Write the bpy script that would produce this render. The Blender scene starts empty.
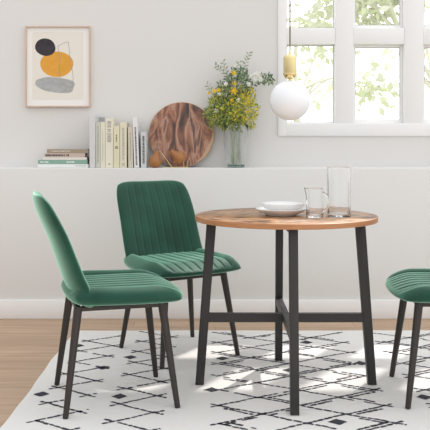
import bpy, bmesh, math, random
from mathutils import Vector, Matrix
PI = math.pi
S = bpy.context.scene
COL = S.collection
F, PX0, PY0, H = 770.0, 215.0, 145.0, 1.06
def wx(px, Y): return (px - PX0) * Y / F
def wz(py, Y): return H - (py - PY0) * Y / F

# ------------------------------------------------------------ materials
def new_mat(name):
    m = bpy.data.materials.new(name); m.use_nodes = True
    nt = m.node_tree; b = nt.nodes['Principled BSDF']
    return m, nt, b
def simple(name, col, rough=.5, metal=0, bump=0, bscale=200, vary=0, **kw):
    m, nt, b = new_mat(name)
    b.inputs['Base Color'].default_value = (*col, 1)
    b.inputs['Roughness'].default_value = rough
    b.inputs['Metallic'].default_value = metal
    for k, v in kw.items(): b.inputs[k.replace('_', ' ')].default_value = v
    tc = nt.nodes.new('ShaderNodeTexCoord')
    n = nt.nodes.new('ShaderNodeTexNoise'); n.inputs['Scale'].default_value = bscale
    n.inputs['Detail'].default_value = 4
    nt.links.new(tc.outputs['Object'], n.inputs['Vector'])
    if vary:
        r = nt.nodes.new('ShaderNodeMixRGB'); r.inputs[1].default_value = (*[c*(1-vary) for c in col], 1)
        r.inputs[2].default_value = (*[min(1, c*(1+vary)) for c in col], 1)
        nt.links.new(n.outputs['Fac'], r.inputs[0]); nt.links.new(r.outputs[0], b.inputs['Base Color'])
    if bump:
        bp = nt.nodes.new('ShaderNodeBump'); bp.inputs['Strength'].default_value = bump
        bp.inputs['Distance'].default_value = .002
        nt.links.new(n.outputs['Fac'], bp.inputs['Height']); nt.links.new(bp.outputs[0], b.inputs['Normal'])
    return m
def ramp(nt, stops):
    r = nt.nodes.new('ShaderNodeValToRGB'); e = r.color_ramp.elements
    while len(e) < len(stops): e.new(.5)
    for q, (p, c) in zip(e, stops): q.position = p; q.color = (*c, 1)
    return r
def wood(name, stops, scale=(2, 14, 14), rough=.45, detail=6, distort=1.5, second=None):
    m, nt, b = new_mat(name)
    tc = nt.nodes.new('ShaderNodeTexCoord'); mp = nt.nodes.new('ShaderNodeMapping')
    mp.inputs['Scale'].default_value = scale
    nt.links.new(tc.outputs['Object'], mp.inputs[0])
    n = nt.nodes.new('ShaderNodeTexNoise'); n.inputs['Scale'].default_value = 1
    n.inputs['Detail'].default_value = detail; n.inputs['Distortion'].default_value = distort
    nt.links.new(mp.outputs[0], n.inputs['Vector'])
    r = ramp(nt, stops); nt.links.new(n.outputs['Fac'], r.inputs[0])
    nt.links.new(r.outputs[0], b.inputs['Base Color'])
    b.inputs['Roughness'].default_value = rough
    return m
M = {}
M['wall'] = simple('painted_wall', (.73, .717, .702), .85, bump=.05, bscale=60)
M['wall_low'] = simple('painted_low_wall', (.74, .732, .715), .8, bump=.05, bscale=60)
M['trim'] = simple('white_trim', (.84, .83, .82), .5)
M['winwhite'] = simple('window_white', (.86, .86, .855), .45)
M['shadow_gap'] = simple('shadow_gap_grey', (.30, .30, .29), .7)  # dark grey that stands in for shade in the gaps round the panes
# floor planks
m, nt, b = new_mat('oak_floor')
tc = nt.nodes.new('ShaderNodeTexCoord')
br = nt.nodes.new('ShaderNodeTexBrick')
br.inputs['Scale'].default_value = 1; br.inputs['Brick Width'].default_value = 1.3
br.inputs['Row Height'].default_value = .14; br.inputs['Mortar Size'].default_value = .0015
br.inputs['Color1'].default_value = (.50, .355, .245, 1); br.inputs['Color2'].default_value = (.43, .298, .20, 1)
br.inputs['Mortar'].default_value = (.28, .17, .10, 1); br.offset = .37
nt.links.new(tc.outputs['Object'], br.inputs['Vector'])
mp = nt.nodes.new('ShaderNodeMapping'); mp.inputs['Scale'].default_value = (1.5, 22, 1)
nt.links.new(tc.outputs['Object'], mp.inputs[0])
n = nt.nodes.new('ShaderNodeTexNoise'); n.inputs['Scale'].default_value = 1.5; n.inputs['Detail'].default_value = 6
nt.links.new(mp.outputs[0], n.inputs['Vector'])
r = ramp(nt, [(.3, (.82, .80, .78)), (.7, (1.12, 1.12, 1.12))]); nt.links.new(n.outputs['Fac'], r.inputs[0])
mx = nt.nodes.new('ShaderNodeMixRGB'); mx.blend_type = 'MULTIPLY'; mx.inputs[0].default_value = 1
nt.links.new(br.outputs['Color'], mx.inputs[1]); nt.links.new(r.outputs[0], mx.inputs[2])
nt.links.new(mx.outputs[0], b.inputs['Base Color']); b.inputs['Roughness'].default_value = .5
M['floor'] = m
M['rug'] = simple('cream_rug', (.755, .745, .725), .95, bump=.6, bscale=260, vary=.06)
M['rugdark'] = simple('charcoal_rug_yarn', (.035, .036, .05), .95, bump=.5, bscale=300)
# velvet
m, nt, b = new_mat('green_velvet')
tc = nt.nodes.new('ShaderNodeTexCoord')
n = nt.nodes.new('ShaderNodeTexNoise'); n.inputs['Scale'].default_value = 9; n.inputs['Detail'].default_value = 3
nt.links.new(tc.outputs['Object'], n.inputs['Vector'])
r = ramp(nt, [(.3, (.003, .036, .022)), (.75, (.008, .070, .042))]); nt.links.new(n.outputs['Fac'], r.inputs[0])
nt.links.new(r.outputs[0], b.inputs['Base Color'])
b.inputs['Roughness'].default_value = .55
b.inputs['Sheen Weight'].default_value = 1.0; b.inputs['Sheen Roughness'].default_value = .26
b.inputs['Sheen Tint'].default_value = (.62, 1.0, .80, 1)
b.inputs['Specular IOR Level'].default_value = .25
sh = nt.nodes.new('ShaderNodeBsdfSheen'); sh.distribution = 'ASHIKHMIN'
sh.inputs['Color'].default_value = (.125, .25, .185, 1); sh.inputs['Roughness'].default_value = .55
ad = nt.nodes.new('ShaderNodeAddShader'); nt.links.new(b.outputs[0], ad.inputs[0]); nt.links.new(sh.outputs[0], ad.inputs[1])
nt.links.new(ad.outputs[0], nt.nodes['Material Output'].inputs['Surface'])
M['velvet'] = m
M['blackmetal'] = simple('black_steel', (.030, .028, .027), .42, bump=.05, bscale=300, Specular_IOR_Level=.4)
M['chairmetal'] = simple('bronze_black_steel', (.030, .024, .021), .38, Specular_IOR_Level=.45)
# table top: rustic brown
m, nt, b = new_mat('rustic_table_wood')
tc = nt.nodes.new('ShaderNodeTexCoord'); mp = nt.nodes.new('ShaderNodeMapping')
mp.inputs['Rotation'].default_value = (0, 0, .12); mp.inputs['Scale'].default_value = (4, 11, 5)
nt.links.new(tc.outputs['Object'], mp.inputs[0])
n = nt.nodes.new('ShaderNodeTexNoise'); n.inputs['Scale'].default_value = 1.6; n.inputs['Detail'].default_value = 8; n.inputs['Distortion'].default_value = 1.2
nt.links.new(mp.outputs[0], n.inputs['Vector'])
r = ramp(nt, [(.36, (.035, .025, .022)), (.44, (.17, .085, .045)), (.49, (.44, .19, .07)), (.55, (.58, .36, .20)), (.61, (.13, .09, .07))])
nt.links.new(n.outputs['Fac'], r.inputs[0]); nt.links.new(r.outputs[0], b.inputs['Base Color'])
b.inputs['Roughness'].default_value = .33; b.inputs['Specular IOR Level'].default_value = .35
M['tabletop'] = m
M['tableedge'] = wood('orange_edge_wood', [(.3, (.36, .15, .06)), (.7, (.48, .23, .105))], (6, 6, 60), .45)
M['board'] = None
m, nt, b = new_mat('dark_grain_board')
tc = nt.nodes.new('ShaderNodeTexCoord'); mp = nt.nodes.new('ShaderNodeMapping')
mp.inputs['Rotation'].default_value = (0, .5, 0); mp.inputs['Scale'].default_value = (13, 3, 4)
nt.links.new(tc.outputs['Object'], mp.inputs[0])
n = nt.nodes.new('ShaderNodeTexNoise'); n.inputs['Scale'].default_value = 1.2; n.inputs['Detail'].default_value = 7; n.inputs['Distortion'].default_value = 1.3
nt.links.new(mp.outputs[0], n.inputs['Vector'])
r = ramp(nt, [(.33, (.05, .035, .035)), (.42, (.17, .075, .05)), (.49, (.33, .14, .08)), (.56, (.46, .27, .19)), (.62, (.22, .10, .07)), (.72, (.10, .07, .07))])
nt.links.new(n.outputs['Fac'], r.inputs[0]); nt.links.new(r.outputs[0], b.inputs['Base Color']); b.inputs['Roughness'].default_value = .4
M['board'] = m
M['boardrim'] = simple('pale_bark_rim', (.50, .33, .21), .6)
M['ceramic'] = simple('white_ceramic', (.86, .86, .85), .2)
M['globe'] = simple('opal_glass', (.86, .89, .93), .10)
M['brass'] = simple('brushed_brass', (.74, .61, .31), .2, 1)
M['cord'] = simple('tan_cord', (.22, .18, .13), .7)
M['pear'] = simple('amber_wood', (.36, .15, .045), .4, bscale=12, vary=.35)
M['glass'] = simple('clear_glass', (1, 1, 1), .01, Transmission_Weight=1.0, IOR=1.45)
M['vaseglass'] = simple('vase_glass', (.985, 1, .995), .01, Transmission_Weight=1.0, IOR=1.33)
M['vasebase'] = simple('green_vase_base_glass', (.50, .70, .66), .05, Transmission_Weight=.85, IOR=1.4)
m, nt, b = new_mat('window_glass')
out = nt.nodes['Material Output']
tr = nt.nodes.new('ShaderNodeBsdfTransparent'); gl = nt.nodes.new('ShaderNodeBsdfGlossy'); gl.inputs['Roughness'].default_value = .02
mxs = nt.nodes.new('ShaderNodeMixShader'); mxs.inputs[0].default_value = .04
nt.links.new(tr.outputs[0], mxs.inputs[1]); nt.links.new(gl.outputs[0], mxs.inputs[2]); nt.links.new(mxs.outputs[0], out.inputs['Surface'])
M['pane'] = m
M['oakframe'] = wood('pale_oak_frame', [(.3, (.58, .43, .34)), (.7, (.68, .52, .42))], (20, 20, 4), .5)
M['mat'] = simple('white_mat_board', (.86, .85, .83), .9)
M['paper'] = simple('cream_paper', (.80, .76, .69), .9)
M['artblack'] = simple('charcoal_paint', (.045, .038, .045), .9, bscale=40, vary=.5)
M['artorange'] = simple('ochre_paint', (.74, .36, .055), .9, bscale=30, vary=.15)
M['artgrey'] = simple('grey_wash', (.42, .43, .43), .9, bscale=50, vary=.3)
M['artline'] = simple('pencil_line', (.38, .36, .33), .9)
M['pages'] = simple('page_edges', (.78, .74, .66), .9)
M['ink'] = simple('dark_print', (.05, .045, .05), .8)
M['inkwhite'] = simple('white_print', (.8, .82, .8), .8)
M['leafdark'] = simple('deep_green_leaf', (.09, .17, .065), .5, bscale=30, vary=.4)
M['leafgrey'] = simple('grey_green_leaf', (.30, .36, .22), .6, bscale=30, vary=.3)
M['lime'] = simple('lime_blossom', (.56, .55, .08), .7, bscale=40, vary=.4)
M['olive'] = simple('olive_foliage', (.30, .36, .08), .6, bscale=40, vary=.4)
M['yellow'] = simple('yellow_petal', (.86, .62, .05), .6)
M['whitepetal'] = simple('white_petal', (.85, .85, .80), .6)
M['stem'] = simple('green_stem', (.42, .48, .32), .6)
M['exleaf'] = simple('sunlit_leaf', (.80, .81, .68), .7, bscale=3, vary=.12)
M['exleaf2'] = simple('overexposed_leaf', (.88, .86, .76), .7, bscale=3, vary=.12)  # both leaf colours lifted pale to imitate overexposed daylight outside
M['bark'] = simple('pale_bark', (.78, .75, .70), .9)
M['lawn'] = simple('lawn', (.35, .42, .2), .9, bscale=5, vary=.2)

# ------------------------------------------------------------ mesh helpers
def link(name, bm, mats, parent=None, smooth=False, loc=None, merge=0):
    if merge: bmesh.ops.remove_doubles(bm, verts=bm.verts, dist=merge)
    bmesh.ops.recalc_face_normals(bm, faces=bm.faces)
    me = bpy.data.meshes.new(name); bm.to_mesh(me); bm.free()
    if not isinstance(mats, (list, tuple)): mats = [mats]
    for q in mats: me.materials.append(q)
    if smooth:
        me.polygons.foreach_set('use_smooth', [True]*len(me.polygons))
        if smooth != 'all': me.set_sharp_from_angle(angle=math.radians(40))
    o = bpy.data.objects.new(name, me); COL.objects.link(o)
    if parent: o.parent = parent
    if loc: o.location = loc
    return o
def tag(o, label=None, cat=None, group=None, kind=None):
    if label: o['label'] = label
    if cat: o['category'] = cat
    if group: o['group'] = group
    if kind: o['kind'] = kind
    return o
def empty(name, loc=(0, 0, 0), rz=0):
    o = bpy.data.objects.new(name, None); COL.objects.link(o)
    o.location = loc; o.rotation_euler = (0, 0, rz); o.empty_display_size = .05
    return o
def box(bm, x0, x1, y0, y1, z0, z1, bev=0, mi=0, seg=2):
    r = bmesh.ops.create_cube(bm, size=1); vs = r['verts']
    for v in vs: v.co = Vector(((x0+x1)/2+v.co.x*(x1-x0), (y0+y1)/2+v.co.y*(y1-y0), (z0+z1)/2+v.co.z*(z1-z0)))
    fs = {f for v in vs for f in v.link_faces}
    for f in fs: f.material_index = mi
    if bev:
        es = list({e for v in vs for e in v.link_edges})
        bmesh.ops.bevel(bm, geom=es, offset=bev, segments=seg, profile=.5, affect='EDGES', material=mi)
    return bm
def bar(bm, a, b, w, d, up=Vector((0, 0, 1)), w2=None, d2=None, mi=0, bev=0):
    """rectangular bar from a to b; w across, d along 'up' reference"""
    a = Vector(a); b = Vector(b); t = (b-a).normalized(); s = t.cross(up).normalized(); u = s.cross(t).normalized()
    w2 = w2 or w; d2 = d2 or d; vs = []
    for p, ww, dd in ((a, w, d), (b, w2, d2)):
        for sx, sy in ((-1, -1), (1, -1), (1, 1), (-1, 1)): vs.append(bm.verts.new(p+s*sx*ww/2+u*sy*dd/2))
    fs = [bm.faces.new(vs[0:4]), bm.faces.new(vs[4:8][::-1])]
    for i in range(4): fs.append(bm.faces.new((vs[i], vs[(i+1) % 4], vs[4+(i+1) % 4], vs[4+i])))
    for f in fs: f.material_index = mi
    if bev: bmesh.ops.bevel(bm, geom=list({e for v in vs for e in v.link_edges}), offset=bev, segments=2, profile=.5, affect='EDGES')
def tube(bm, pts, radii, n=12, cap=True, mi=0):
    pts = [Vector(p) for p in pts]
    if not isinstance(radii, (list, tuple)): radii = [radii]*len(pts)
    rings = []; ref = None
    for i, p in enumerate(pts):
        t = (pts[min(i+1, len(pts)-1)]-pts[max(i-1, 0)]).normalized()
        if ref is None: ref = Vector((1, 0, 0)) if abs(t.x) < .8 else Vector((0, 1, 0))
        s = t.cross(ref).normalized(); u = s.cross(t).normalized(); ref = u
        rings.append([bm.verts.new(p+(s*math.cos(2*PI*k/n)+u*math.sin(2*PI*k/n))*radii[i]) for k in range(n)])
    for a, b in zip(rings, rings[1:]):
        for k in range(n): bm.faces.new((a[k], a[(k+1) % n], b[(k+1) % n], b[k])).material_index = mi
    if cap:
        bm.faces.new(rings[0][::-1]).material_index = mi; bm.faces.new(rings[-1]).material_index = mi
def lathe(bm, prof, n=48, c=(0, 0, 0), closed=False, mi=0):
    rings = []
    for r, z in prof:
        if r < 1e-6: rings.append([bm.verts.new((c[0], c[1], c[2]+z))])
        else: rings.append([bm.verts.new((c[0]+r*math.cos(2*PI*k/n), c[1]+r*math.sin(2*PI*k/n), c[2]+z)) for k in range(n)])
    pairs = list(zip(rings, rings[1:]))
    if closed: pairs.append((rings[-1], rings[0]))
    for a, b in pairs:
        for k in range(n):
            k2 = (k+1) % n
            if len(a) == 1 and len(b) == 1: continue
            if len(a) == 1: f = bm.faces.new((a[0], b[k2], b[k]))
            elif len(b) == 1: f = bm.faces.new((a[k], a[k2], b[0]))
            else: f = bm.faces.new((a[k], a[k2], b[k2], b[k]))
            f.material_index = mi
def cushion(fn, nu, nv):
    """closed pillow: fn(u, v, side) -> point"""
    bm = bmesh.new()
    def sp(i, n):
        t = -1+2*i/n
        return math.copysign(1-(1-abs(t))**1.55, t)
    g = {}
    for side in (1, -1):
        for i in range(nu+1):
            for j in range(nv+1):
                edge = i in (0, nu) or j in (0, nv)
                if edge and side == -1: g[side, i, j] = g[1, i, j]; continue
                g[side, i, j] = bm.verts.new(fn(sp(i, nu), sp(j, nv), 0 if edge else side))
        for i in range(nu):
            for j in range(nv):
                q = [g[side, i, j], g[side, i+1, j], g[side, i+1, j+1], g[side, i, j+1]]
                try: bm.faces.new(q if side == 1 else q[::-1])
                except ValueError: pass
    return bm
def sstep(a, b, x):
    t = max(0, min(1, (x-a)/(b-a))); return t*t*(3-2*t)
def squircle(u, v, n):
    c = 1.0/n
    return u*math.sqrt(1-c*abs(v)**n), v*math.sqrt(1-c*abs(u)**n)
RUGZ = .004

# ------------------------------------------------------------ setting
YL, YW = 4.706, 4.90                 # low wall face, upper wall face
LEDGE = wz(168, YL)
bm = bmesh.new(); box(bm, -3.2, 3.6, -.6, YW+.12, -.06, 0); tag(link('floor', bm, M['floor']), kind='structure')
bm = bmesh.new(); box(bm, -3.2, 3.6, YL, YW+.12, 0, LEDGE, bev=.006, seg=3); tag(link('wall_lower', bm, M['wall_low'], smooth=True), kind='structure')
bm = bmesh.new()
box(bm, -3.2, 3.6, YL-.015, YL, 0, .116, bev=.004); tag(link('baseboard_back', bm, M['trim'], smooth=True), kind='structure')
# window layout
PA0, PA1 = wx(286.5, YW), wx(335, YW)
SB0, SB1 = wx(353.5, YW), wx(404, YW)
SC0 = wx(423, YW); SC1 = SC0+(SB1-SB0)
PD0 = SC1+(SB0-PA1); PD1 = PD0+(PA1-PA0)
ZL0, ZL1 = wz(123, YW), wz(44.3, YW)
ZU0 = wz(28, YW); ZU1 = ZU0+.62
WT = 3.15
OX0, OX1, OZ0, OZ1 = PA0-.035, PD1+.035, ZL0-.05, ZU1+.05
bm = bmesh.new()
box(bm, -3.2, OX0, YW, YW+.12, LEDGE, WT); box(bm, OX1, 3.6, YW, YW+.12, LEDGE, WT)
box(bm, OX0, OX1, YW, YW+.12, LEDGE, OZ0); box(bm, OX0, OX1, YW, YW+.12, OZ1, WT)
tag(link('wall_back', bm, M['wall'], merge=1e-5), kind='structure')
win = empty('window_1', (0, 0, 0)); tag(win, kind='structure')
bm = bmesh.new()
cx0, cz0 = wx(278, YW-.01), wz(136, YW-.01)
yf, yb = YW-.012, YW+.10
# outer casing, mullions and transom
box(bm, cx0, PA0, yf, yb, cz0+.0, OZ1+.03, bev=.003)
box(bm, PD1, PD1+(PA0-cx0), yf, yb, cz0, OZ1+.03, bev=.003)
box(bm, PA0-.001, PD1+.001, yf, yb, cz0, ZL0, bev=.003)
box(bm, PA0-.001, PD1+.001, yf, yb, ZU1, OZ1+.03, bev=.003)
for a, b_ in ((PA1, SB0), (SB1, SC0), (SC1, PD0)): box(bm, a, b_, yf+.004, yb, ZL0, ZU1, bev=.004)
for a, b_ in ((PA0, PA1), (SB0, SB1), (SC0, SC1), (PD0, PD1)): box(bm, a, b_, yf+.006, yb, ZL1, ZU0, bev=.004)
link('window_frame', bm, M['winwhite'], win, smooth=True)
sw = wx(356.2, YW)-SB0
for (a, b_) in ((PA0, PA1), (SB0, SB1), (SC0, SC1), (PD0, PD1)):
    for (z0, z1) in ((ZL0, ZL1), (ZU0, ZU1)):
        w = sw if a in (SB0, SC0) else .004
        bm = bmesh.new()
        ys0, ys1 = YW+.030, YW+.062
        box(bm, a, a+w, ys0, ys1, z0, z1, bev=.0015); box(bm, b_-w, b_, ys0, ys1, z0, z1, bev=.0015)
        box(bm, a+w*.9, b_-w*.9, ys0, ys1, z0, z0+w*1.3, bev=.0015); box(bm, a+w*.9, b_-w*.9, ys0, ys1, z1-w, z1, bev=.0015)
        s = link('sash', bm, M['winwhite'], win, smooth=True)
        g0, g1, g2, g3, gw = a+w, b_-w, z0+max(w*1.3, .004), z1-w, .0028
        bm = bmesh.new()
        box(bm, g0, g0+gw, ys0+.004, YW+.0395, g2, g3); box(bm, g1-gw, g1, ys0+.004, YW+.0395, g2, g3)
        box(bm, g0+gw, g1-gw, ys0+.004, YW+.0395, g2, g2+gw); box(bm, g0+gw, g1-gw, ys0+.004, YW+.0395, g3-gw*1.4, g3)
        link('shadow_gap', bm, M['shadow_gap'], s)  # thin dark strips added along the pane edges to imitate shadow gaps
        bm = bmesh.new(); box(bm, a+w*.8, b_-w*.8, YW+.040, YW+.044, z0+w, z1-w*.8); link('pane', bm, M['pane'], s)
# outdoor ground
bm = bmesh.new(); box(bm, -8, 14, YW+.12, 24, -.06, -.005); tag(link('ground_outside', bm, M['lawn']), kind='structure')

# ------------------------------------------------------------ rug
random.seed(4)
RX0, RX1, RY0, RY1 = -.80, 1.75, 1.9, 4.385
bm = bmesh.new(); nx, ny = 60, 60
def wob(t, s): return .0035*math.sin(t*6+s)+.002*math.sin(t*19+2*s)
g = []
for i in range(nx+1):
    row = []
    for j in range(ny+1):
        a, b_ = i/nx, j/ny
        x = RX0+(RX1-RX0)*a; y = RY0+(RY1-RY0)*b_
        x += wob(y, 1)*(1-a)+wob(y, 3)*a; y += wob(x, 2)*b_+wob(x, 5)*(1-b_)
        row.append((x, y))
    g.append(row)
top = [[bm.verts.new((x, y, RUGZ)) for x, y in row] for row in g]
bot = [[bm.verts.new((x, y, .0003)) for x, y in row] for row in g]
for i in range(nx):
    for j in range(ny):
        bm.faces.new((top[i][j], top[i+1][j], top[i+1][j+1], top[i][j+1]))
for i in range(nx):
    for j in (0, ny): bm.faces.new((top[i][j], top[i+1][j], bot[i+1][j], bot[i][j]))
for j in range(ny):
    for i in (0, nx): bm.faces.new((top[i][j], top[i][j+1], bot[i][j+1], bot[i][j]))
bm.faces.new([bot[0][0], bot[nx][0], bot[nx][ny], bot[0][ny]])
def stitch(x0, y0, x1, y1, w):
    d = Vector((x1-x0, y1-y0)); L = d.length; d /= L; p = Vector((-d.y, d.x))
    z = RUGZ+.0009
    pts = [(x0, y0), (x1, y1)]
    q = [Vector((x0, y0))-p*w*random.uniform(.3, .6), Vector((x0+x1, y0+y1))/2-p*w*.6, Vector((x1, y1))-p*w*random.uniform(.3, .6),
         Vector((x1, y1))+p*w*random.uniform(.3, .6), Vector((x0+x1, y0+y1))/2+p*w*.6, Vector((x0, y0))+p*w*random.uniform(.3, .6)]
    f = bm.faces.new([bm.verts.new((v.x, v.y, z)) for v in q]); f.material_index = 1
def rug_line(x0, y0, x1, y1):
    L = math.hypot(x1-x0, y1-y0); t = 0; dx, dy = (x1-x0)/L, (y1-y0)/L
    o = 0
    while t < L:
        s = random.uniform(.018, .036); e = min(L, t+s)
        o = max(-.004, min(.004, o+random.uniform(-.0035, .0035)))
        if random.random() > .07: stitch(x0+dx*t-dy*o, y0+dy*t+dx*o, x0+dx*e-dy*o, y0+dy*e+dx*o, random.uniform(.0095, .0145))
        t = e+random.uniform(0, .005)
def diamond(x, y, a=.036, b_=.036):
    q = []
    for k in range(16):
        t = 2*PI*k/16; c, s = math.cos(t), math.sin(t); m = abs(c)+abs(s)
        q.append(bm.verts.new((x+a*c/m*random.uniform(.85, 1.1), y+b_*s/m*random.uniform(.85, 1.1), RUGZ+.001)))
    bm.faces.new(q).material_index = 1
DY = .1
rb = random.Random(9)
def band(x0, n, hw, phase, tick=.2):
    """n half cells of width hw; nodes on lattice"""
    for i in range(n):
        for j in range(-3, 40):
            y0 = phase+j*DY
            if not (RY0+.02 < y0-.03 and y0+DY+.03 < RY1-.01): continue
            up = (i+j) % 2 == 0
            ya, yb_ = (y0, y0+DY) if up else (y0+DY, y0)
            xa, xb = x0+i*hw, x0+(i+1)*hw
            ea = tick if i == 0 else 0; eb = tick if i == n-1 else 0
            rug_line(xa-ea*(xb-xa), ya-ea*(yb_-ya), xb+eb*(xb-xa), yb_+eb*(yb_-ya))
            if n > 1 and rb.random() < .6:
                o_ = .026*rb.choice((-1, 1)); k0, k1 = rb.uniform(0, .25), rb.uniform(.7, 1)
                rug_line(xa+(xb-xa)*k0, ya+(yb_-ya)*k0+o_, xa+(xb-xa)*k1, ya+(yb_-ya)*k1+o_)
            if rb.random() < .5: diamond(xb, yb_, .016, .012)
band(-.685, 1, .15, 3.35-1.4, .22)
band(-.39, 1, .15, 3.34-1.4, .25)
band(.015, 4, .168, 3.72-1.8, .2)
band(.90, 4, .16, 3.92-2.0, .25)
for p in ((-.735, 3.262), (-.53, 3.65), (-.40, 3.235), (-.42, 3.83), (.035, 3.81), (-.015, 3.32), (.35, 3.61), (.49, 4.12), (.705, 3.726), (.468, 2.935),
          (.875, 3.225), (1.22, 3.62), (1.3, 4.1), (-.72, 4.05), (.02, 2.6), (-.53, 2.5), (.7, 2.4), (1.22, 2.7)):
    diamond(*p)
rug = link('area_rug', bm, [M['rug'], M['rugdark']])
tag(rug, 'cream area rug with broken black diamond lattice lying on the oak floor', 'rug')

# ------------------------------------------------------------ chairs
def groove(u, k=7):
    """stitched channels between -.8 and .8"""
    if abs(u) > .76: return 0
    t = (u+.70)/1.4*k; d = abs(t-round(t)); return math.exp(-(d/.11)**2)*(1 if abs(u) < .71 else .6)
def seat_fn(u, v, side):
    su, sv = u*math.sqrt(1-.15*abs(v)**5), v*math.sqrt(1-.27*abs(u)**2.6)
    f = .027+.244*sv
    rear = sstep(.3, -1, v)
    y = (.257-.016*rear-.010*sstep(.3, 1, v))*su
    h = (1-abs(u)**6)**.5*(1-abs(v)**6)**.5 if abs(u) < 1 and abs(v) < 1 else 0
    rimz = .450+.012*rear-.012*sstep(.3, 1, v)
    hb = (1-abs(u)**14)**.5*(1-abs(v)**10)**.5 if abs(u) < 1 and abs(v) < 1 else 0
    if side <= 0: return Vector((f, y, rimz+(.4235-rimz)*hb))
    top = .486-.018*sstep(.5, 1, v)
    crown = .020*sstep(.66, .88, abs(u))+.008*rear*sstep(.6, .9, abs(u))
    z = rimz+(top+crown-rimz)*h
    z -= .0050*groove(u)*sstep(-1, -.85, v)*sstep(1, .86, v)
    return Vector((f, y, z))
SP = [(-.07, .418), (-.10, .426), (-.150, .446), (-.182, .50), (-.212, .58), (-.248, .68), (-.289, .77), (-.328, .858), (-.365, .94)]
def spine(t):
    n = len(SP)-3; k = min(int(t*n), n-1); w = t*n-k
    p0, p1, p2, p3 = [Vector(q) for q in SP[k:k+4]]
    f = lambda w: .5*((2*p1)+(p2-p0)*w+(2*p0-5*p1+4*p2-p3)*w*w+(3*p1-p0-3*p2+p3)*w**3)
    p = f(w); d = (f(min(1, w+.01))-f(max(0, w-.01))).normalized()
    return p, Vector((d.y, -d.x))      # normal towards the sitter
def back_fn(u, v, side):
    su, sv = squircle(u, v, 5.5)
    t = (sv+1)/2; p, nrm = spine(t)
    W = .233-.012*t
    T = .060-.014*t
    h = (1-abs(u)**8)**.5*(1-abs(v)**8)**.5 if abs(u) < 1 and abs(v) < 1 else 0
    off = side*h*T/2+.040*abs(su)**2.2*(1-.4*t)*sstep(0, .3, t)
    if side > 0: off -= .0018*groove(u)*sstep(-1, -.9, v)*sstep(1, .9, v)
    q = p+nrm*off
    return Vector((q.x, W*su, q.y))
def make_chair():
    c = empty('dining_chair')
    link('seat', cushion(seat_fn, 240, 44), M['velvet'], c, smooth='all')
    link('backrest', cushion(back_fn, 240, 60), M['velvet'], c, smooth='all')
    for sx in (-1, 1):
        for sy in (-1, 1):
            bm = bmesh.new()
            a = Vector((sx*.168, sy*.163, .416)); b_ = Vector((sx*.222, sy*.216, 0))
            tube(bm, [a, a.lerp(b_, .5), a.lerp(b_, .985), b_], [.0175, .0145, .0115, .0105], 20)
            leg = link('leg', bm, M['chairmetal'], c, smooth=True)
    bm = bmesh.new()
    for s in (-1, 1):
        bar(bm, (-.168, s*.163, .408), (.168, s*.163, .408), .022, .018, bev=.003)
        bar(bm, (s*.168, -.163, .408), (s*.168, .163, .408), .022, .018, bev=.003)
    bar(bm, (-.168, -.163, .407), (.168, .163, .407), .02, .012); bar(bm, (-.168, .163, .407), (.168, -.163, .407), .02, .012)
    link('seat_frame', bm, M['chairmetal'], c)
    return c
def copy_tree(o, parent=None):
    c = o.copy(); COL.objects.link(c)
    if parent: c.parent = parent
    for ch in list(o.children): copy_tree(ch, c)
    return c
chair = make_chair()
spots = [(-.423, 3.24, 16, 'green velvet chair in the left foreground, seen from its side and back'),
         (-.187, 3.936, -57.5, 'green velvet chair standing behind the table, its whole backrest front visible'),
         (1.010, 3.28, 175.5, 'green velvet chair at the right edge of the photo, only its seat front visible')]
allch = [chair, copy_tree(chair), copy_tree(chair)]
for o, (x, y, a, lab) in zip(allch, spots):
    o.location = (x, y, RUGZ+.001); o.rotation_euler = (0, 0, math.radians(a))
    tag(o, lab, 'chair', 'green velvet dining chairs')

# ------------------------------------------------------------ table
TX, TY, TZ = .312, 3.40, .752
tb = empty('dining_table', (TX, TY, RUGZ+.001))
tag(tb, 'round rustic brown dining table on four slanted black steel legs', 'table')
tz = TZ-RUGZ-.001
bm = bmesh.new(); th = .023
lathe(bm, [(0, tz), (.397, tz), (.4, tz-.002), (.4, tz-th+.002), (.397, tz-th), (0, tz-th)], 96)
for f in bm.faces:
    c = f.calc_center_median()
    if math.hypot(c.x, c.y) > .39: f.material_index = 1
link('tabletop', bm, [M['tabletop'], M['tableedge']], tb, smooth=True)
for k in range(4):
    d = Vector((math.cos(k*PI/2), math.sin(k*PI/2), 0)); bm = bmesh.new()
    top_ = d*.327+Vector((0, 0, tz-th)); bo = d*.380
    s = Vector((-d.y, d.x, 0)); vs = []
    for p, w in ((top_, .043), (bo, .038)):
        for a_, b_ in ((-1, -1), (1, -1), (1, 1), (-1, 1)): vs.append(bm.verts.new(p+d*a_*w/2+s*b_*.0175))
    bm.faces.new(vs[0:4]); bm.faces.new(vs[4:8][::-1])
    for i in range(4): bm.faces.new((vs[i], vs[(i+1) % 4], vs[4+(i+1) % 4], vs[4+i]))
    bmesh.ops.bevel(bm, geom=list(bm.edges), offset=.003, segments=2, profile=.5, affect='EDGES')
    link('leg', bm, M['blackmetal'], tb, smooth=True)
zc = wz(317.5, 3.4)-RUGZ
bm = bmesh.new(); bar(bm, (-.355, 0, zc), (.355, 0, zc), .03, .038, bev=.002); link('stretcher', bm, M['blackmetal'], tb)
bm = bmesh.new(); bar(bm, (0, -.355, zc), (0, -.016, zc), .03, .038, bev=.002); bar(bm, (0, .016, zc), (0, .355, zc), .03, .038, bev=.002); link('stretcher', bm, M['blackmetal'], tb)
bm = bmesh.new(); bar(bm, (-.31, 0, tz-th-.0125), (.31, 0, tz-th-.0125), .03, .024)
bar(bm, (0, -.31, tz-th-.0125), (0, .31, tz-th-.0125), .03, .0235); link('top_rail', bm, M['blackmetal'], tb)

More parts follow.
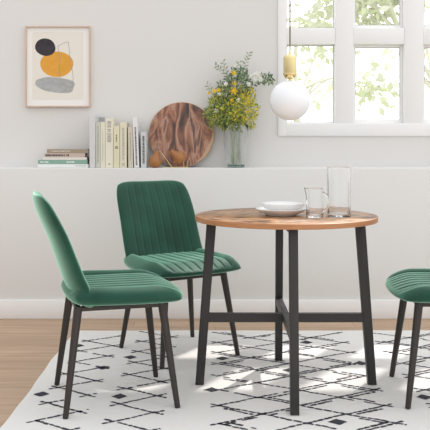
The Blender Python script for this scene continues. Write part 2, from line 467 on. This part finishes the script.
# ------------------------------------------------------------ tableware
PXc, PYc = wx(281.3, 3.37), 3.37
bm = bmesh.new()
lathe(bm, [(0, .003), (.058, .003), (.062, 0), (.066, 0), (.068, .005), (.095, .014), (.112, .027), (.1135, .030), (.111, .0305), (.094, .019), (.06, .0095), (0, .009)], 64)
p1 = link('plate', bm, M['ceramic'], smooth='all', loc=(PXc, PYc, TZ+.0006))
tag(p1, 'larger white plate lying directly on the round table', 'plate', 'stacked white plates')
bm = bmesh.new()
lathe(bm, [(0, .003), (.05, .003), (.053, 0), (.057, 0), (.060, .004), (.085, .012), (.0915, .028), (.092, .033), (.0895, .0335), (.083, .018), (.06, .0105), (0, .010)], 64)
p2 = link('plate', bm, M['ceramic'], smooth='all', loc=(PXc+.008, PYc, TZ+.0006+.0205))
tag(p2, 'smaller deeper white plate on top of the larger one', 'plate', 'stacked white plates')
def glass_prof(r0, r1, h, t=.0028, base=.008):
    out_ = [(0, 0), (r0-.003, 0), (r0, .003)]
    for k in range(1, 8): out_.append((r0+(r1-r0)*k/8, .003+(h-.003)*k/8))
    out_ += [(r1, h-.001), (r1-t/2, h), (r1-t, h-.001)]
    for k in range(7, 0, -1): out_.append((r0+(r1-r0)*k/8-t, base+(h-base)*k/8))
    out_ += [(r0-t-.002, base), (0, base)]
    return out_
GY = 3.30
bm = bmesh.new(); lathe(bm, glass_prof(.050, .0515, .213, .004, .014), 64)
for v in bm.verts:
    k_ = 1+.022*math.cos(9*math.atan2(v.co.y, v.co.x))*min(1, v.co.z/.02)*min(1, max(0, .205-v.co.z)/.03); v.co.x *= k_; v.co.y *= k_
t1 = link('drinking_glass', bm, M['glass'], smooth=True, loc=(wx(339, GY), GY, TZ+.0006))
tag(t1, 'tall straight clear glass at the right of the table top', 'glass')
MY = 3.262
mg = empty('glass_mug', (wx(314.7, MY), MY, TZ+.0006))
tag(mg, 'short clear glass mug with side handle between plates and tall glass', 'mug')
bm = bmesh.new(); lathe(bm, glass_prof(.036, .039, .124, .0036, .010), 56)
for v in bm.verts:   # pouring lip on the left
    if v.co.z > .10:
        a_ = math.atan2(v.co.y, -v.co.x); k = math.exp(-(a_/.35)**2)*(v.co.z-.10)/.024
        v.co.x -= .007*k; v.co.z += .004*k
link('cup_body', bm, M['glass'], mg, smooth=True)
bm = bmesh.new(); pts = []
for k in range(13):
    a_ = PI/2-PI*k/12; r_ = .0385+.024*math.cos(a_); z_ = .067+.038*math.sin(a_)
    pts.append((r_*math.cos(-.5), r_*math.sin(-.5), z_))
tube(bm, pts, .0042, 10); link('handle', bm, M['glass'], mg, smooth=True)

# ------------------------------------------------------------ pendant lamp
LY = 3.35; LX = wx(290, LY); LZ = wz(100.5, LY); LR = 20.2*LY/F
lamp = empty('pendant_lamp', (LX, LY, LZ))
tag(lamp, 'round opal globe pendant lamp with brass cylinder hanging over the table', 'lamp')
bm = bmesh.new(); prof = []
for k in range(33):
    a_ = -PI/2+PI*k/32*.965; prof.append((LR*math.cos(a_) if k else 0, LR*math.sin(a_)))
prof.append((0, prof[-1][1])); lathe(bm, prof, 64); link('globe_shade', bm, M['globe'], lamp, smooth='all')
s_ = LY/F; z0 = (100.5-80)*s_; z1 = (100.5-54)*s_; rr = 6.6*s_
bm = bmesh.new()
lathe(bm, [(0, z0-.010), (.016, z0-.010), (.016, z0-.004), (.008, z0-.003), (.008, z0+.004), (.018, z0+.006), (rr*.8, z0+.012), (rr, z0+.022), (rr, z1-.020), (rr*.9, z1-.012), (rr*.62, z1-.004), (.008, z1), (.004, z1+.012), (0, z1+.012)], 48)
link('lamp_holder', bm, M['brass'], lamp, smooth=True)
bm = bmesh.new(); lathe(bm, [(rr+.0006, z0+.024), (rr+.0015, z0+.025), (rr+.0015, z0+.028), (rr+.0006, z0+.029)], 48); link('collar_ring', bm, M['brass'], lamp, smooth=True)
bm = bmesh.new(); tube(bm, [(0, 0, z1+.01), (0, 0, WT-LZ-.02)], .0034, 8); link('cord', bm, M['cord'], lamp, smooth=True)
bm = bmesh.new(); lathe(bm, [(0, WT-LZ-.03), (.05, WT-LZ-.03), (.055, WT-LZ-.02), (.055, WT-LZ-.002), (0, WT-LZ-.002)], 40); link('ceiling_rose', bm, M['brass'], lamp, smooth=True)

# ------------------------------------------------------------ framed picture
FY = YW-.022
fx0, fx1, fz0, fz1 = wx(25.3, FY), wx(90.3, FY), wz(107, FY), wz(26, FY)
fcx, fcz = (fx0+fx1)/2, (fz0+fz1)/2
pic = empty('framed_picture', (fcx, YW-.001, fz0)); tag(pic, 'abstract print of black, ochre and grey shapes in pale oak frame on wall', 'picture')
def fr(px, py, dy=0): return Vector((wx(px, FY)-fcx, dy, wz(py, FY)-fz0))
w2, hh, t = (fx1-fx0)/2, fz1-fz0, .0080
bm = bmesh.new()
box(bm, -w2, -w2+t, -.024, 0, 0, hh, bev=.001); box(bm, w2-t, w2, -.024, 0, 0, hh, bev=.001)
box(bm, -w2+t, w2-t, -.024, 0, 0, t, bev=.001); box(bm, -w2+t, w2-t, -.024, 0, hh-t, hh, bev=.001)
link('picture_frame', bm, M['oakframe'], pic)
bm = bmesh.new(); box(bm, -w2+t, w2-t, -.010, -.001, t, hh-t); link('mount', bm, M['mat'], pic)
bm = bmesh.new()
a_, b_ = fr(32, 99.5), fr(83, 31.5); box(bm, a_.x, b_.x, -.0108, -.0101, a_.z, b_.z)
def blob(cx, cy, rx, ry, rot, mi, d, irr=.04, n=48, sq=2.0, seed=0):
    rnd = random.Random(seed); ph = [rnd.uniform(0, 6.28) for _ in range(3)]; q = []
    for k in range(n):
        t_ = 2*PI*k/n; c, s = math.cos(t_), math.sin(t_)
        m = 1+irr*(math.sin(2*t_+ph[0])+.6*math.sin(3*t_+ph[1])+.3*math.sin(5*t_+ph[2]))
        x = rx*m*math.copysign(abs(c)**(2/sq), c); y = ry*m*math.copysign(abs(s)**(2/sq), s)
        X = cx+x*math.cos(rot)-y*math.sin(rot); Y = cy+x*math.sin(rot)+y*math.cos(rot)
        q.append(bm.verts.new(fr(X, Y, -.0108-d)))
    bm.faces.new(q).material_index = mi
blob(56.5, 64, 16.3, 13, 0, 2, .0003, .02, seed=3)
blob(55.3, 84.8, 20.2, 7.2, .14, 3, .0005, .06, sq=2.6, seed=5)
blob(45, 47, 10.3, 8.7, .1, 1, .0007, .02, seed=2)
def stroke(pts, w, mi, d):
    for (x0, y0), (x1, y1) in zip(pts, pts[1:]):
        a0, b0 = fr(x0, y0, -.0108-d), fr(x1, y1, -.0108-d); dd = (b0-a0).normalized(); p = Vector((-dd.z, 0, dd.x))*w/2
        bm.faces.new([bm.verts.new(v) for v in (a0-p, b0-p, b0+p, a0+p)]).material_index = mi
stroke([(57.5, 46), (63, 43), (68, 41.5), (69, 50), (69.5, 58), (72, 70), (73, 78), (71.5, 88), (66, 86), (60, 82), (59, 70), (60, 58), (58, 50), (57.5, 46)], .0028, 4, .0009)
stroke([(36, 80), (46, 78), (58, 84), (73, 87)], .0025, 4, .0009)
stroke([(38, 85), (50, 82), (64, 90), (72, 91)], .003, 4, .00095)
link('print', bm, [M['paper'], M['artblack'], M['artorange'], M['artgrey'], M['artline']], pic)

# ------------------------------------------------------------ books
def book_mats(name, col): return simple(name, col, .7, bscale=50, vary=.05)
def upright_book(name_label, px0, px1, py, col, depth=.138, lean=0, ink=None, Yf=4.735, inkmat='ink', back=None, group='books standing in a row on the ledge'):
    x0, x1 = wx(px0, Yf), wx(px1, Yf); h = wz(py, Yf)-LEDGE; w = x1-x0
    b = empty('book', ((x0+x1)/2, Yf, LEDGE+.0008)); b.rotation_euler = (0, lean, 0)
    if lean: b.location.z += abs(math.sin(lean))*w/2
    tag(b, name_label, 'book', group)
    cm = book_mats('book_cover_cloth', col); c = .0022
    bm = bmesh.new()
    box(bm, -w/2, -w/2+c, 0, depth, 0, h, bev=.0006); box(bm, w/2-c, w/2, 0, depth, 0, h, bev=.0006)
    box(bm, -w/2, w/2, -.003, c, 0, h, bev=.0015)
    link('cover', bm, cm, b)
    bm = bmesh.new(); box(bm, -w/2+c, w/2-c, c, depth-.005, .004, h-.004); link('pages', bm, M['pages'], b)
    if ink:
        rnd = random.Random(px0)
        for (f0, f1, wd) in ink:
            bm = bmesh.new(); z = f0*h
            while z < f1*h:
                dz = rnd.uniform(.003, .008); k = wd*w/2*rnd.uniform(.75, 1)
                box(bm, -k, k, -.0037, -.0028, z, z+dz); z += dz+rnd.uniform(.002, .004)
            link('spine_lettering', bm, M[inkmat], b)
    return b
upright_book('pale sage book with plain spine, first standing book beside the bookend', 95.8, 100.4, 122, (.60, .61, .54), ink=[(.1, .9, .25)], inkmat='artline')
upright_book('pale cream book, second standing book from the bookend', 100.6, 105.2, 122, (.76, .74, .60), ink=[(.15, .8, .12)], inkmat='artline')
upright_book('thick cream book with large dark title, tallest of the cream spines', 105.5, 113.1, 118.7, (.80, .76, .64), ink=[(.52, .70, .62), (.72, .78, .5), (.82, .95, .6), (.06, .09, .3)], inkmat='artline')
upright_book('yellowish cream book with small mid-spine mark, just right of the thick cream book', 113.5, 119.6, 126, (.74, .69, .50), ink=[(.46, .50, .5), (.62, .78, .2)])
upright_book('cream book with grey-green panel on its spine, centre of the row', 120, 126.6, 122.3, (.76, .71, .54), ink=[(.16, .86, .36), (.04, .10, .5)], inkmat='artgrey')
upright_book('beige book leaning slightly beside the white book, third from the right end', 128.3, 133.3, 126.8, (.66, .60, .50), lean=-.012, ink=[(.2, .85, .18)], inkmat='artline', Yf=4.745)
upright_book('tall white book with dark vertical title leaning left, second from right end', 134.3, 139.2, 117.3, (.78, .78, .78), lean=-.035, ink=[(.05, .78, .34)])
upright_book('short light grey book with dark lettering, right end of the row', 141, 146.6, 132, (.60, .62, .62), lean=-.01, ink=[(.12, .9, .4)])
be = empty('bookend', (wx(93, 4.72), 4.72, LEDGE+.0008)); tag(be, 'tall pale grey bookend standing at the left of the book row', 'bookend')
bm = bmesh.new(); x0 = wx(89.5, 4.72)-be.location.x; x1 = wx(95.2, 4.72)-be.location.x; hz = wz(115.5, 4.72)-LEDGE
box(bm, x0, x1, 0, .165, 0, hz, bev=.001); link('side_panel', bm, book_mats('bookend_grey', (.66, .66, .66)), be)
bm = bmesh.new(); box(bm, x1, wx(104.5, 4.88)-be.location.x, .158, .163, 0, hz-.006); link('back_panel', bm, book_mats('bookend_dark_grey', (.42, .42, .44)), be)
def flat_book(lab, px0, px1, py0, py1, col, ink=None, inkmat='ink', z0=None, Yf=4.735, rz=0):
    x0, x1 = wx(px0, Yf), wx(px1, Yf); h = (py1-py0)*Yf/F-.0004; w = x1-x0; c = .0022
    b = empty('book', ((x0+x1)/2, Yf, z0), rz); tag(b, lab, 'book', 'books stacked flat on the ledge')
    bm = bmesh.new()
    box(bm, -w/2, w/2, 0, .13, 0, c, bev=.0006); box(bm, -w/2, w/2, 0, .13, h-c, h, bev=.0006); box(bm, -w/2, w/2, -.003, c, 0, h, bev=.0012)
    link('cover', bm, book_mats('book_cover_cloth', col), b)
    bm = bmesh.new(); box(bm, -w/2+.004, w/2-.004, c, .126, c, h-c); link('pages', bm, M['pages'], b)
    if ink:
        rnd = random.Random(px1)
        for f0, f1, ht in ink:
            bm = bmesh.new(); x = -w/2+f0*w
            while x < -w/2+f1*w:
                dx = rnd.uniform(.004, .009); k = ht*h/2*rnd.uniform(.7, 1); box(bm, x, x+dx, -.0037, -.0028, h/2-k, h/2+k); x += dx+rnd.uniform(.001, .004)
            link('spine_lettering', bm, M[inkmat], b)
    return h
z = LEDGE+.0008
z += .0006+flat_book('white book at the bottom of the flat stack', 37.6, 88.6, 164.3, 168, (.82, .83, .82), [(.75, .93, .25)], 'artgrey', z)
z += .0006+flat_book('sage green book lying on the white bottom book', 38, 87.5, 160.2, 164.3, (.25, .42, .34), [(.05, .2, .4), (.58, .72, .4)], 'inkwhite', z, rz=-.01)
z += .0006+flat_book('thin cream white book in the middle of the flat stack', 42.5, 86.8, 157.6, 160.2, (.80, .77, .72), None, 'ink', z)
z += .0006+flat_book('dusty pink book with black lettering in the flat stack', 44.8, 85, 153.5, 157.6, (.58, .47, .42), [(.02, .5, .5), (.54, .6, .6)], 'ink', z, rz=.01)
z += .0006+flat_book('taupe brown book on top of the flat stack', 47, 88, 149.5, 153.5, (.36, .29, .21), [(.1, .55, .22)], 'paper', z)

# ------------------------------------------------------------ board, stand, pears
R_ = 33.1*4.84/F
bb = empty('round_board', (wx(181.3, 4.83), 4.838, LEDGE+.0012)); bb.rotation_euler = (-.145, 0, 0)
tag(bb, 'round dark wooden board with streaked grain leaning against the wall', 'board')
bm = bmesh.new(); T_ = .016
prof = [(0, 0), (R_-.004, 0), (R_, .004), (R_, T_-.004), (R_-.004, T_), (0, T_)]
lathe(bm, prof, 96)
bmesh.ops.rotate(bm, verts=bm.verts, cent=(0, 0, 0), matrix=Matrix.Rotation(PI/2, 3, 'X'))
bmesh.ops.translate(bm, verts=bm.verts, vec=(0, T_/2, R_))
for f in bm.faces:
    c = f.calc_center_median(); 
    if math.hypot(c.x, c.z-R_) > R_-.0035: f.material_index = 1
link('board_disc', bm, [M['board'], M['boardrim']], bb, smooth=True)
bm = bmesh.new()   # pale sapwood crescent on the lower right
vs = []
for k in range(25):
    a_ = -1.15+1.35*k/24; vs.append((R_-.004, a_))
for k in range(24, -1, -1):
    a_ = -1.15+1.35*k/24; vs.append((R_-.004-.022*math.sin(PI*k/24)*(1+.15*math.sin(9*a_)), a_))
vv = []
for r_, a_ in vs[:25]+vs[26:-1]: vv.append(bm.verts.new((r_*math.cos(a_), -T_/2-.0006, R_+r_*math.sin(a_))))
bm.faces.new(vv); link('sapwood_edge', bm, M['boardrim'], bb)
def pear(name, lab, x, y, z, rot, s=1):
    o = empty(name, (x, y, z)); o.rotation_euler = rot; tag(o, lab, 'ornament', 'amber wooden pears on the ledge')
    bm = bmesh.new()
    P = [(0, 0), (.012, .0005), (.024, .005), (.034, .016), (.037, .028), (.035, .040), (.028, .052), (.020, .064), (.0155, .076), (.0125, .086), (.007, .092), (0, .093)]
    lathe(bm, [(r*s, h*s) for r, h in P], 40)
    for v in bm.verts: v.co.x += .010*s*max(0, (v.co.z/s-.05)/.04)**1.5
    link('pear_body', bm, M['pear'], o, smooth='all')
    bm = bmesh.new(); tube(bm, [(.009*s, 0, .091*s), (.013*s, 0, .105*s)], .002, 8); link('stem', bm, M['artblack'], o)
    return o
pear('wooden_pear', 'amber wooden pear standing upright by the grey book', wx(154.5, 4.745), 4.748, LEDGE+.001, (0, .08, 0), 1.13)
# second pear lies tipped over
o = pear('wooden_pear', 'amber wooden pear tilted on the brass stand before the board', 0, 0, 0, (0, 0, 0), 1.15)
o.location = (wx(184.5, 4.77), 4.765, LEDGE+.028); o.rotation_euler = (0, -1.05, 0)
o.location.z = LEDGE+.043
st = empty('display_stand', (wx(175, 4.76), 4.765, LEDGE+.001)); tag(st, 'small brass wire stand between the two pears below the round board', 'stand')
bm = bmesh.new()
def sp_(px, py, dy): return (wx(px, 4.74)-st.location.x, dy, max(.0022, wz(py, 4.74)-LEDGE-.001))
tube(bm, [sp_(162, 167.8, -.03), sp_(171, 167.8, -.03), sp_(189, 167.8, -.03)], .002, 8)
tube(bm, [sp_(160, 151.5, .0), sp_(166, 159, -.015), sp_(172, 167.5, -.03)], .0016, 8)
link('base_wire', bm, M['brass'], st, smooth=True)
for px in (183.5, 187):
    bm = bmesh.new(); tube(bm, [sp_(px, 167.5, -.03), sp_(px+.6, 160.5, -.034)], .0022, 8); link('prong', bm, M['brass'], st, smooth=True)

# ------------------------------------------------------------ vase and bouquet
VY = 4.80; VX = wx(236, VY)
vs_ = empty('glass_vase', (VX, VY, LEDGE+.0008)); tag(vs_, 'clear glass vase with greenish base on the ledge holding the flowers', 'vase')
VH = .265
bm = bmesh.new()
po = [(.050, .012), (.060, .022), (.066, .045), (.071, .09), (.0745, .15), (.075, .21), (.077, VH)]
pi_ = [(r-.003, z) for r, z in po[::-1]]
lathe(bm, po+[(.0765, VH+.0015)]+pi_+[(0, .012)], 64); 
for v in bm.verts:
    k_ = 1+.02*math.cos(8*math.atan2(v.co.y, v.co.x)+1)*min(1, max(0, v.co.z-.012)/.03)*min(1, max(0, .25-v.co.z)/.04); v.co.x *= k_; v.co.y *= k_
link('vase_body', bm, M['vaseglass'], vs_, smooth='all')
bm = bmesh.new(); lathe(bm, [(0, 0), (.049, 0), (.055, .003), (.0555, .009), (.051, .0117), (0, .0117)], 56); link('vase_base', bm, M['vasebase'], vs_, smooth=True)
bq = empty('flower_bouquet', (VX, VY, LEDGE+.015)); tag(bq, 'yellow, white and green flower bouquet standing in the glass vase', 'flowers')
rnd = random.Random(11)
def bp(px, py, dy=0): return Vector((wx(px, VY+dy)-VX, dy, wz(py, VY+dy)-LEDGE-.015))
def leaf(bm, p, d, L, W, mi=0):
    d = Vector(d).normalized(); n_ = Vector((rnd.uniform(-1, 1), rnd.uniform(-1.6, -.2), rnd.uniform(-1, 1)))
    s = d.cross(n_).normalized(); nn = s.cross(d).normalized()
    q = [p, p+d*L*.35+s*W/2+nn*L*.05, p+d*L*.75+s*W*.35+nn*L*.04, p+d*L-nn*L*.06, p+d*L*.75-s*W*.35+nn*L*.04, p+d*L*.35-s*W/2+nn*L*.05, p+d*L*.4-nn*L*.0]
    v = [bm.verts.new(c) for c in q]
    for a, b_, c in ((0, 1, 6), (1, 2, 6), (2, 3, 6), (3, 4, 6), (4, 5, 6), (5, 0, 6)): bm.faces.new((v[a], v[b_], v[c])).material_index = mi
def clampy(v):
    v.y = max(-.10, min(.085, v.y)); return v
origin = Vector((0, 0, .03))
def stem_to(tip, r=.0018):
    bm = bmesh.new(); base = Vector((rnd.uniform(-.035, .035), rnd.uniform(-.035, .035), 0.002)); neck = Vector((rnd.uniform(-.04, .04), rnd.uniform(-.03, .03), .25))
    pts = []
    for k in range(9):
        t = k/8; pts.append(base*(1-t)**2+neck*2*t*(1-t)+tip*t*t)
    tube(bm, pts, [r*1.2-(r*.6)*k/8 for k in range(9)], 6); link('stem', bm, M['stem'], bq, smooth=True)
    return pts
# lime and olive blossom masses
def mass(name, cx, cy, rx, ry, n, mats, depth=.07, oy=0):
    bm = bmesh.new(); sc = VY/F
    for k in range(n):
        while True:
            a, b_, c = rnd.uniform(-1, 1), rnd.uniform(-1, 1), rnd.uniform(-1, 1)
            if a*a+b_*b_+c*c < 1 and a*a+b_*b_+c*c > .15: break
        g_ = 1+.10*math.sin(3*math.atan2(b_, a)+cx)+.10*math.sin(7*math.atan2(b_, a)+cy); a *= g_; b_ *= g_
        p = clampy(bp(cx+rx*a, cy+ry*b_, 0)+Vector((0, oy+depth*c, 0))); p.y = max(-.1, min(.08, p.y))
        mi = rnd.choice(range(len(mats)))
        if mi == 0:
            r_ = rnd.uniform(.003, .0065); q = bmesh.ops.create_icosphere(bm, subdivisions=1, radius=r_, matrix=Matrix.Translation(p))
            for v in q['verts']:
                for f in v.link_faces: f.material_index = mi
        else:
            leaf(bm, p, Vector((a+rnd.uniform(-.6, .6), c*.3+rnd.uniform(-.3, .3), -b_+rnd.uniform(-.5, .8))), rnd.uniform(.014, .030), rnd.uniform(.005, .010), mi)
    for v in bm.verts: v.co.y = min(v.co.y, .095)
    return link(name, bm, mats, bq)
mass('blossom_cluster', 220, 112, 14.5, 17, 900, [M['lime'], M['lime'], M['olive'], M['olive'], M['leafdark'], M['leafdark']])
mass('blossom_cluster', 244, 108, 14, 20, 820, [M['lime'], M['lime'], M['yellow'], M['olive'], M['olive']], oy=-.01)
mass('blossom_cluster', 231, 114, 14, 17, 760, [M['olive'], M['olive'], M['leafdark'], M['lime']], depth=.08)
mass('foliage', 238, 84, 13, 15, 460, [M['leafgrey'], M['leafdark'], M['leafdark'], M['leafdark'], M['leafgrey']], depth=.06)
mass('foliage', 226, 92, 11, 9, 200, [M['lime'], M['leafdark'], M['leafgrey']], depth=.06)
mass('foliage', 265, 79, 7.5, 5, 90, [M['leafgrey'], M['leafdark'], M['leafdark'], M['leafgrey']], depth=.03, oy=-.02)
for (px, py) in ((220, 106), (243, 104), (238, 80), (262, 78)): stem_to(bp(px, py, rnd.uniform(-.03, .03)))
# sprigs
def sprig(pts_px, n, L, W, m):
    tip = bp(*pts_px[-1]); stem_to(bp(*pts_px[0]))
    bm = bmesh.new(); P = [bp(x, y, rnd.uniform(-.012, .012)) for x, y in pts_px]
    tube(bm, P, .0012, 5)
    for k in range(n):
        t = k/(n-1)*(len(P)-1); i = min(int(t), len(P)-2); p = P[i].lerp(P[i+1], t-i); d = (P[i+1]-P[i]).normalized()
        side = Vector((d.z, rnd.uniform(-.4, .4), -d.x))*(1 if k % 2 else -1)
        leaf(bm, p, d*.7+side, L*rnd.uniform(.8, 1.2), W)
    link('sprig', bm, m, bq)
sprig([(234, 88), (229, 78), (222, 70), (216, 66)], 16, .026, .011, M['leafgrey'])
sprig([(229, 78), (226, 70), (223, 62)], 10, .024, .010, M['leafgrey'])
sprig([(238, 85), (242, 72), (246, 62), (249, 53)], 18, .026, .011, M['leafgrey'])
sprig([(240, 78), (236, 70), (239, 62)], 10, .024, .010, M['leafgrey'])
sprig([(222, 98), (213, 92), (207, 85)], 12, .026, .008, M['leafgrey'])
sprig([(220, 112), (210, 118), (205, 110)], 12, .024, .008, M['olive'])
sprig([(245, 90), (255, 84), (264, 80), (272, 78)], 18, .028, .012, M['leafdark'])
def flower(px, py, r, n, m, name, dy=-.05, core=None):
    c = bp(px, py, dy); bm = bmesh.new()
    for ring, (k, tilt, s) in enumerate(((n, .25, 1), (n, .9, .7))):
        for i in range(k):
            a = 2*PI*i/k+ring*.4; d = Vector((math.cos(a), -tilt, math.sin(a)))
            leaf(bm, c, d, r*s, r*.75*s)
    bmesh.ops.create_icosphere(bm, subdivisions=2, radius=r*.25, matrix=Matrix.Translation(c+Vector((0, -r*.3, 0))))
    link(name, bm, m, bq)
for px, py, r in ((233.5, 91, .021), (234.5, 83, .014), (234, 73, .013), (214, 91, .012), (218.5, 90, .012), (209, 93, .009), (243, 96, .016), (232, 100, .011), (248, 103, .013), (246, 112, .010), (228, 104, .009), (222, 110, .008)):
    flower(px, py, r*1.3, 6, M['yellow'], 'yellow_flower')
for px, py, r in ((257.5, 75, .022), (260, 79, .017), (255, 80, .015), (238, 100, .013), (216, 111, .013), (248.5, 84, .012), (235, 76, .012), (226, 84, .012), (219, 94, .010), (235, 66, .010), (252, 76, .012)):
    flower(px, py, r*1.3, 7, M['whitepetal'], 'white_flower', dy=-.045)

# ------------------------------------------------------------ trees outside
def tree(x, y, cz, R, n, mat, lab, seed, size=.16, rxs=1.0, ox=0):
    t = empty('garden_tree', (x, y, -.005)); tag(t, lab, 'tree', 'trees outside the window')
    rr_ = random.Random(seed); bm = bmesh.new()
    tube(bm, [(0, 0, 0), (.05, 0, cz*.5), (0, .1, cz), (.1, 0, cz+R*.6)], [.09, .07, .05, .02], 10)
    for k in range(9):
        a = rr_.uniform(0, 6.28); e = Vector((ox+math.cos(a)*R*.8*rxs, math.sin(a)*R*.8, cz+rr_.uniform(-.5, .7)*R))
        tube(bm, [(0, 0, cz*.6+.2*k*.3), e*.5+Vector((0, 0, cz*.4)), e], [.035, .02, .008], 6)
    link('trunk', bm, M['bark'], t, smooth=True)
    bm = bmesh.new()
    cl = [Vector((ox+rr_.gauss(0, .45)*R*rxs, rr_.gauss(0, .45)*R, cz+rr_.gauss(0, .45)*R)) for _ in range(26)]
    for k in range(n):
        c = rr_.choice(cl); p = c+Vector((rr_.gauss(0, .16), rr_.gauss(0, .16), rr_.gauss(0, .14)))*R
        d = Vector((rr_.gauss(0, 1), rr_.gauss(0, 1), rr_.gauss(-.2, .8))).normalized(); s = d.cross(Vector((rr_.gauss(0, 1), rr_.gauss(0, 1), rr_.gauss(0, 1)))).normalized()
        L = size*rr_.uniform(.6, 1.2)
        bm.faces.new([bm.verts.new(q) for q in (p, p+d*L*.5+s*L*.28, p+d*L, p+d*L*.5-s*L*.28)])
    link('foliage', bm, mat, t)
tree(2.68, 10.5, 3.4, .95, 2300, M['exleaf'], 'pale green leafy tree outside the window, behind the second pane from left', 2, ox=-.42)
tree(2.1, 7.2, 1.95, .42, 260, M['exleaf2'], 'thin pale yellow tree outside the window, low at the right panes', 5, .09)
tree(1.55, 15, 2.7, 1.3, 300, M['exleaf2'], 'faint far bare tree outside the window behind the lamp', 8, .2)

# ------------------------------------------------------------ light
w = bpy.data.worlds.new('daylight'); S.world = w; w.use_nodes = True; nt = w.node_tree
bg = nt.nodes['Background']; tc = nt.nodes.new('ShaderNodeTexCoord'); sep = nt.nodes.new('ShaderNodeSeparateXYZ')
nt.links.new(tc.outputs['Generated'], sep.inputs[0])
def math_(op, a, b_):
    q = nt.nodes.new('ShaderNodeMath'); q.operation = op
    for i, v in enumerate((a, b_)):
        if isinstance(v, (int, float)): q.inputs[i].default_value = v
        else: nt.links.new(v, q.inputs[i])
    return q.outputs[0]
# overcast sky: brighter overhead and towards the garden, a little dimmer behind the camera
v = math_('ADD', math_('MULTIPLY', sep.outputs['Z'], .50), .98)
v = math_('ADD', v, math_('MULTIPLY', sep.outputs['X'], .28))
mr = nt.nodes.new('ShaderNodeMapRange'); mr.interpolation_type = 'SMOOTHSTEP'
for k_, q_ in (('From Min', .25), ('From Max', .9), ('To Min', 0), ('To Max', 1.5)): mr.inputs[k_].default_value = q_
nt.links.new(sep.outputs['Y'], mr.inputs['Value'])
v = math_('ADD', v, mr.outputs['Result'])
nt.links.new(v, bg.inputs['Strength']); bg.inputs['Color'].default_value = (.985, .992, 1, 1)
sun = bpy.data.lights.new('sun', 'SUN'); sun.energy = 3.4; sun.angle = math.radians(1.3); sun.color = (1, .96, .9)
so = bpy.data.objects.new('sun', sun); COL.objects.link(so)
so.rotation_euler = Vector((-.52, -.85, -1.22)).to_track_quat('-Z', 'Y').to_euler()
so.location = (3, 8, 6)

# ------------------------------------------------------------ camera
cam = bpy.data.cameras.new('camera'); co = bpy.data.objects.new('camera', cam); COL.objects.link(co)
co.location = (0, 0, H); co.rotation_euler = (PI/2, 0, 0)
cam.sensor_fit = 'HORIZONTAL'; cam.sensor_width = 36; cam.lens = F/430*36
cam.shift_y = -(215-PY0)/430; cam.shift_x = 0; cam.clip_start = .05
S.camera = co
S.view_settings.view_transform = 'Standard'; S.view_settings.look = 'None'
S.view_settings.exposure = 0; S.view_settings.gamma = 1; S.view_settings.use_curve_mapping = False
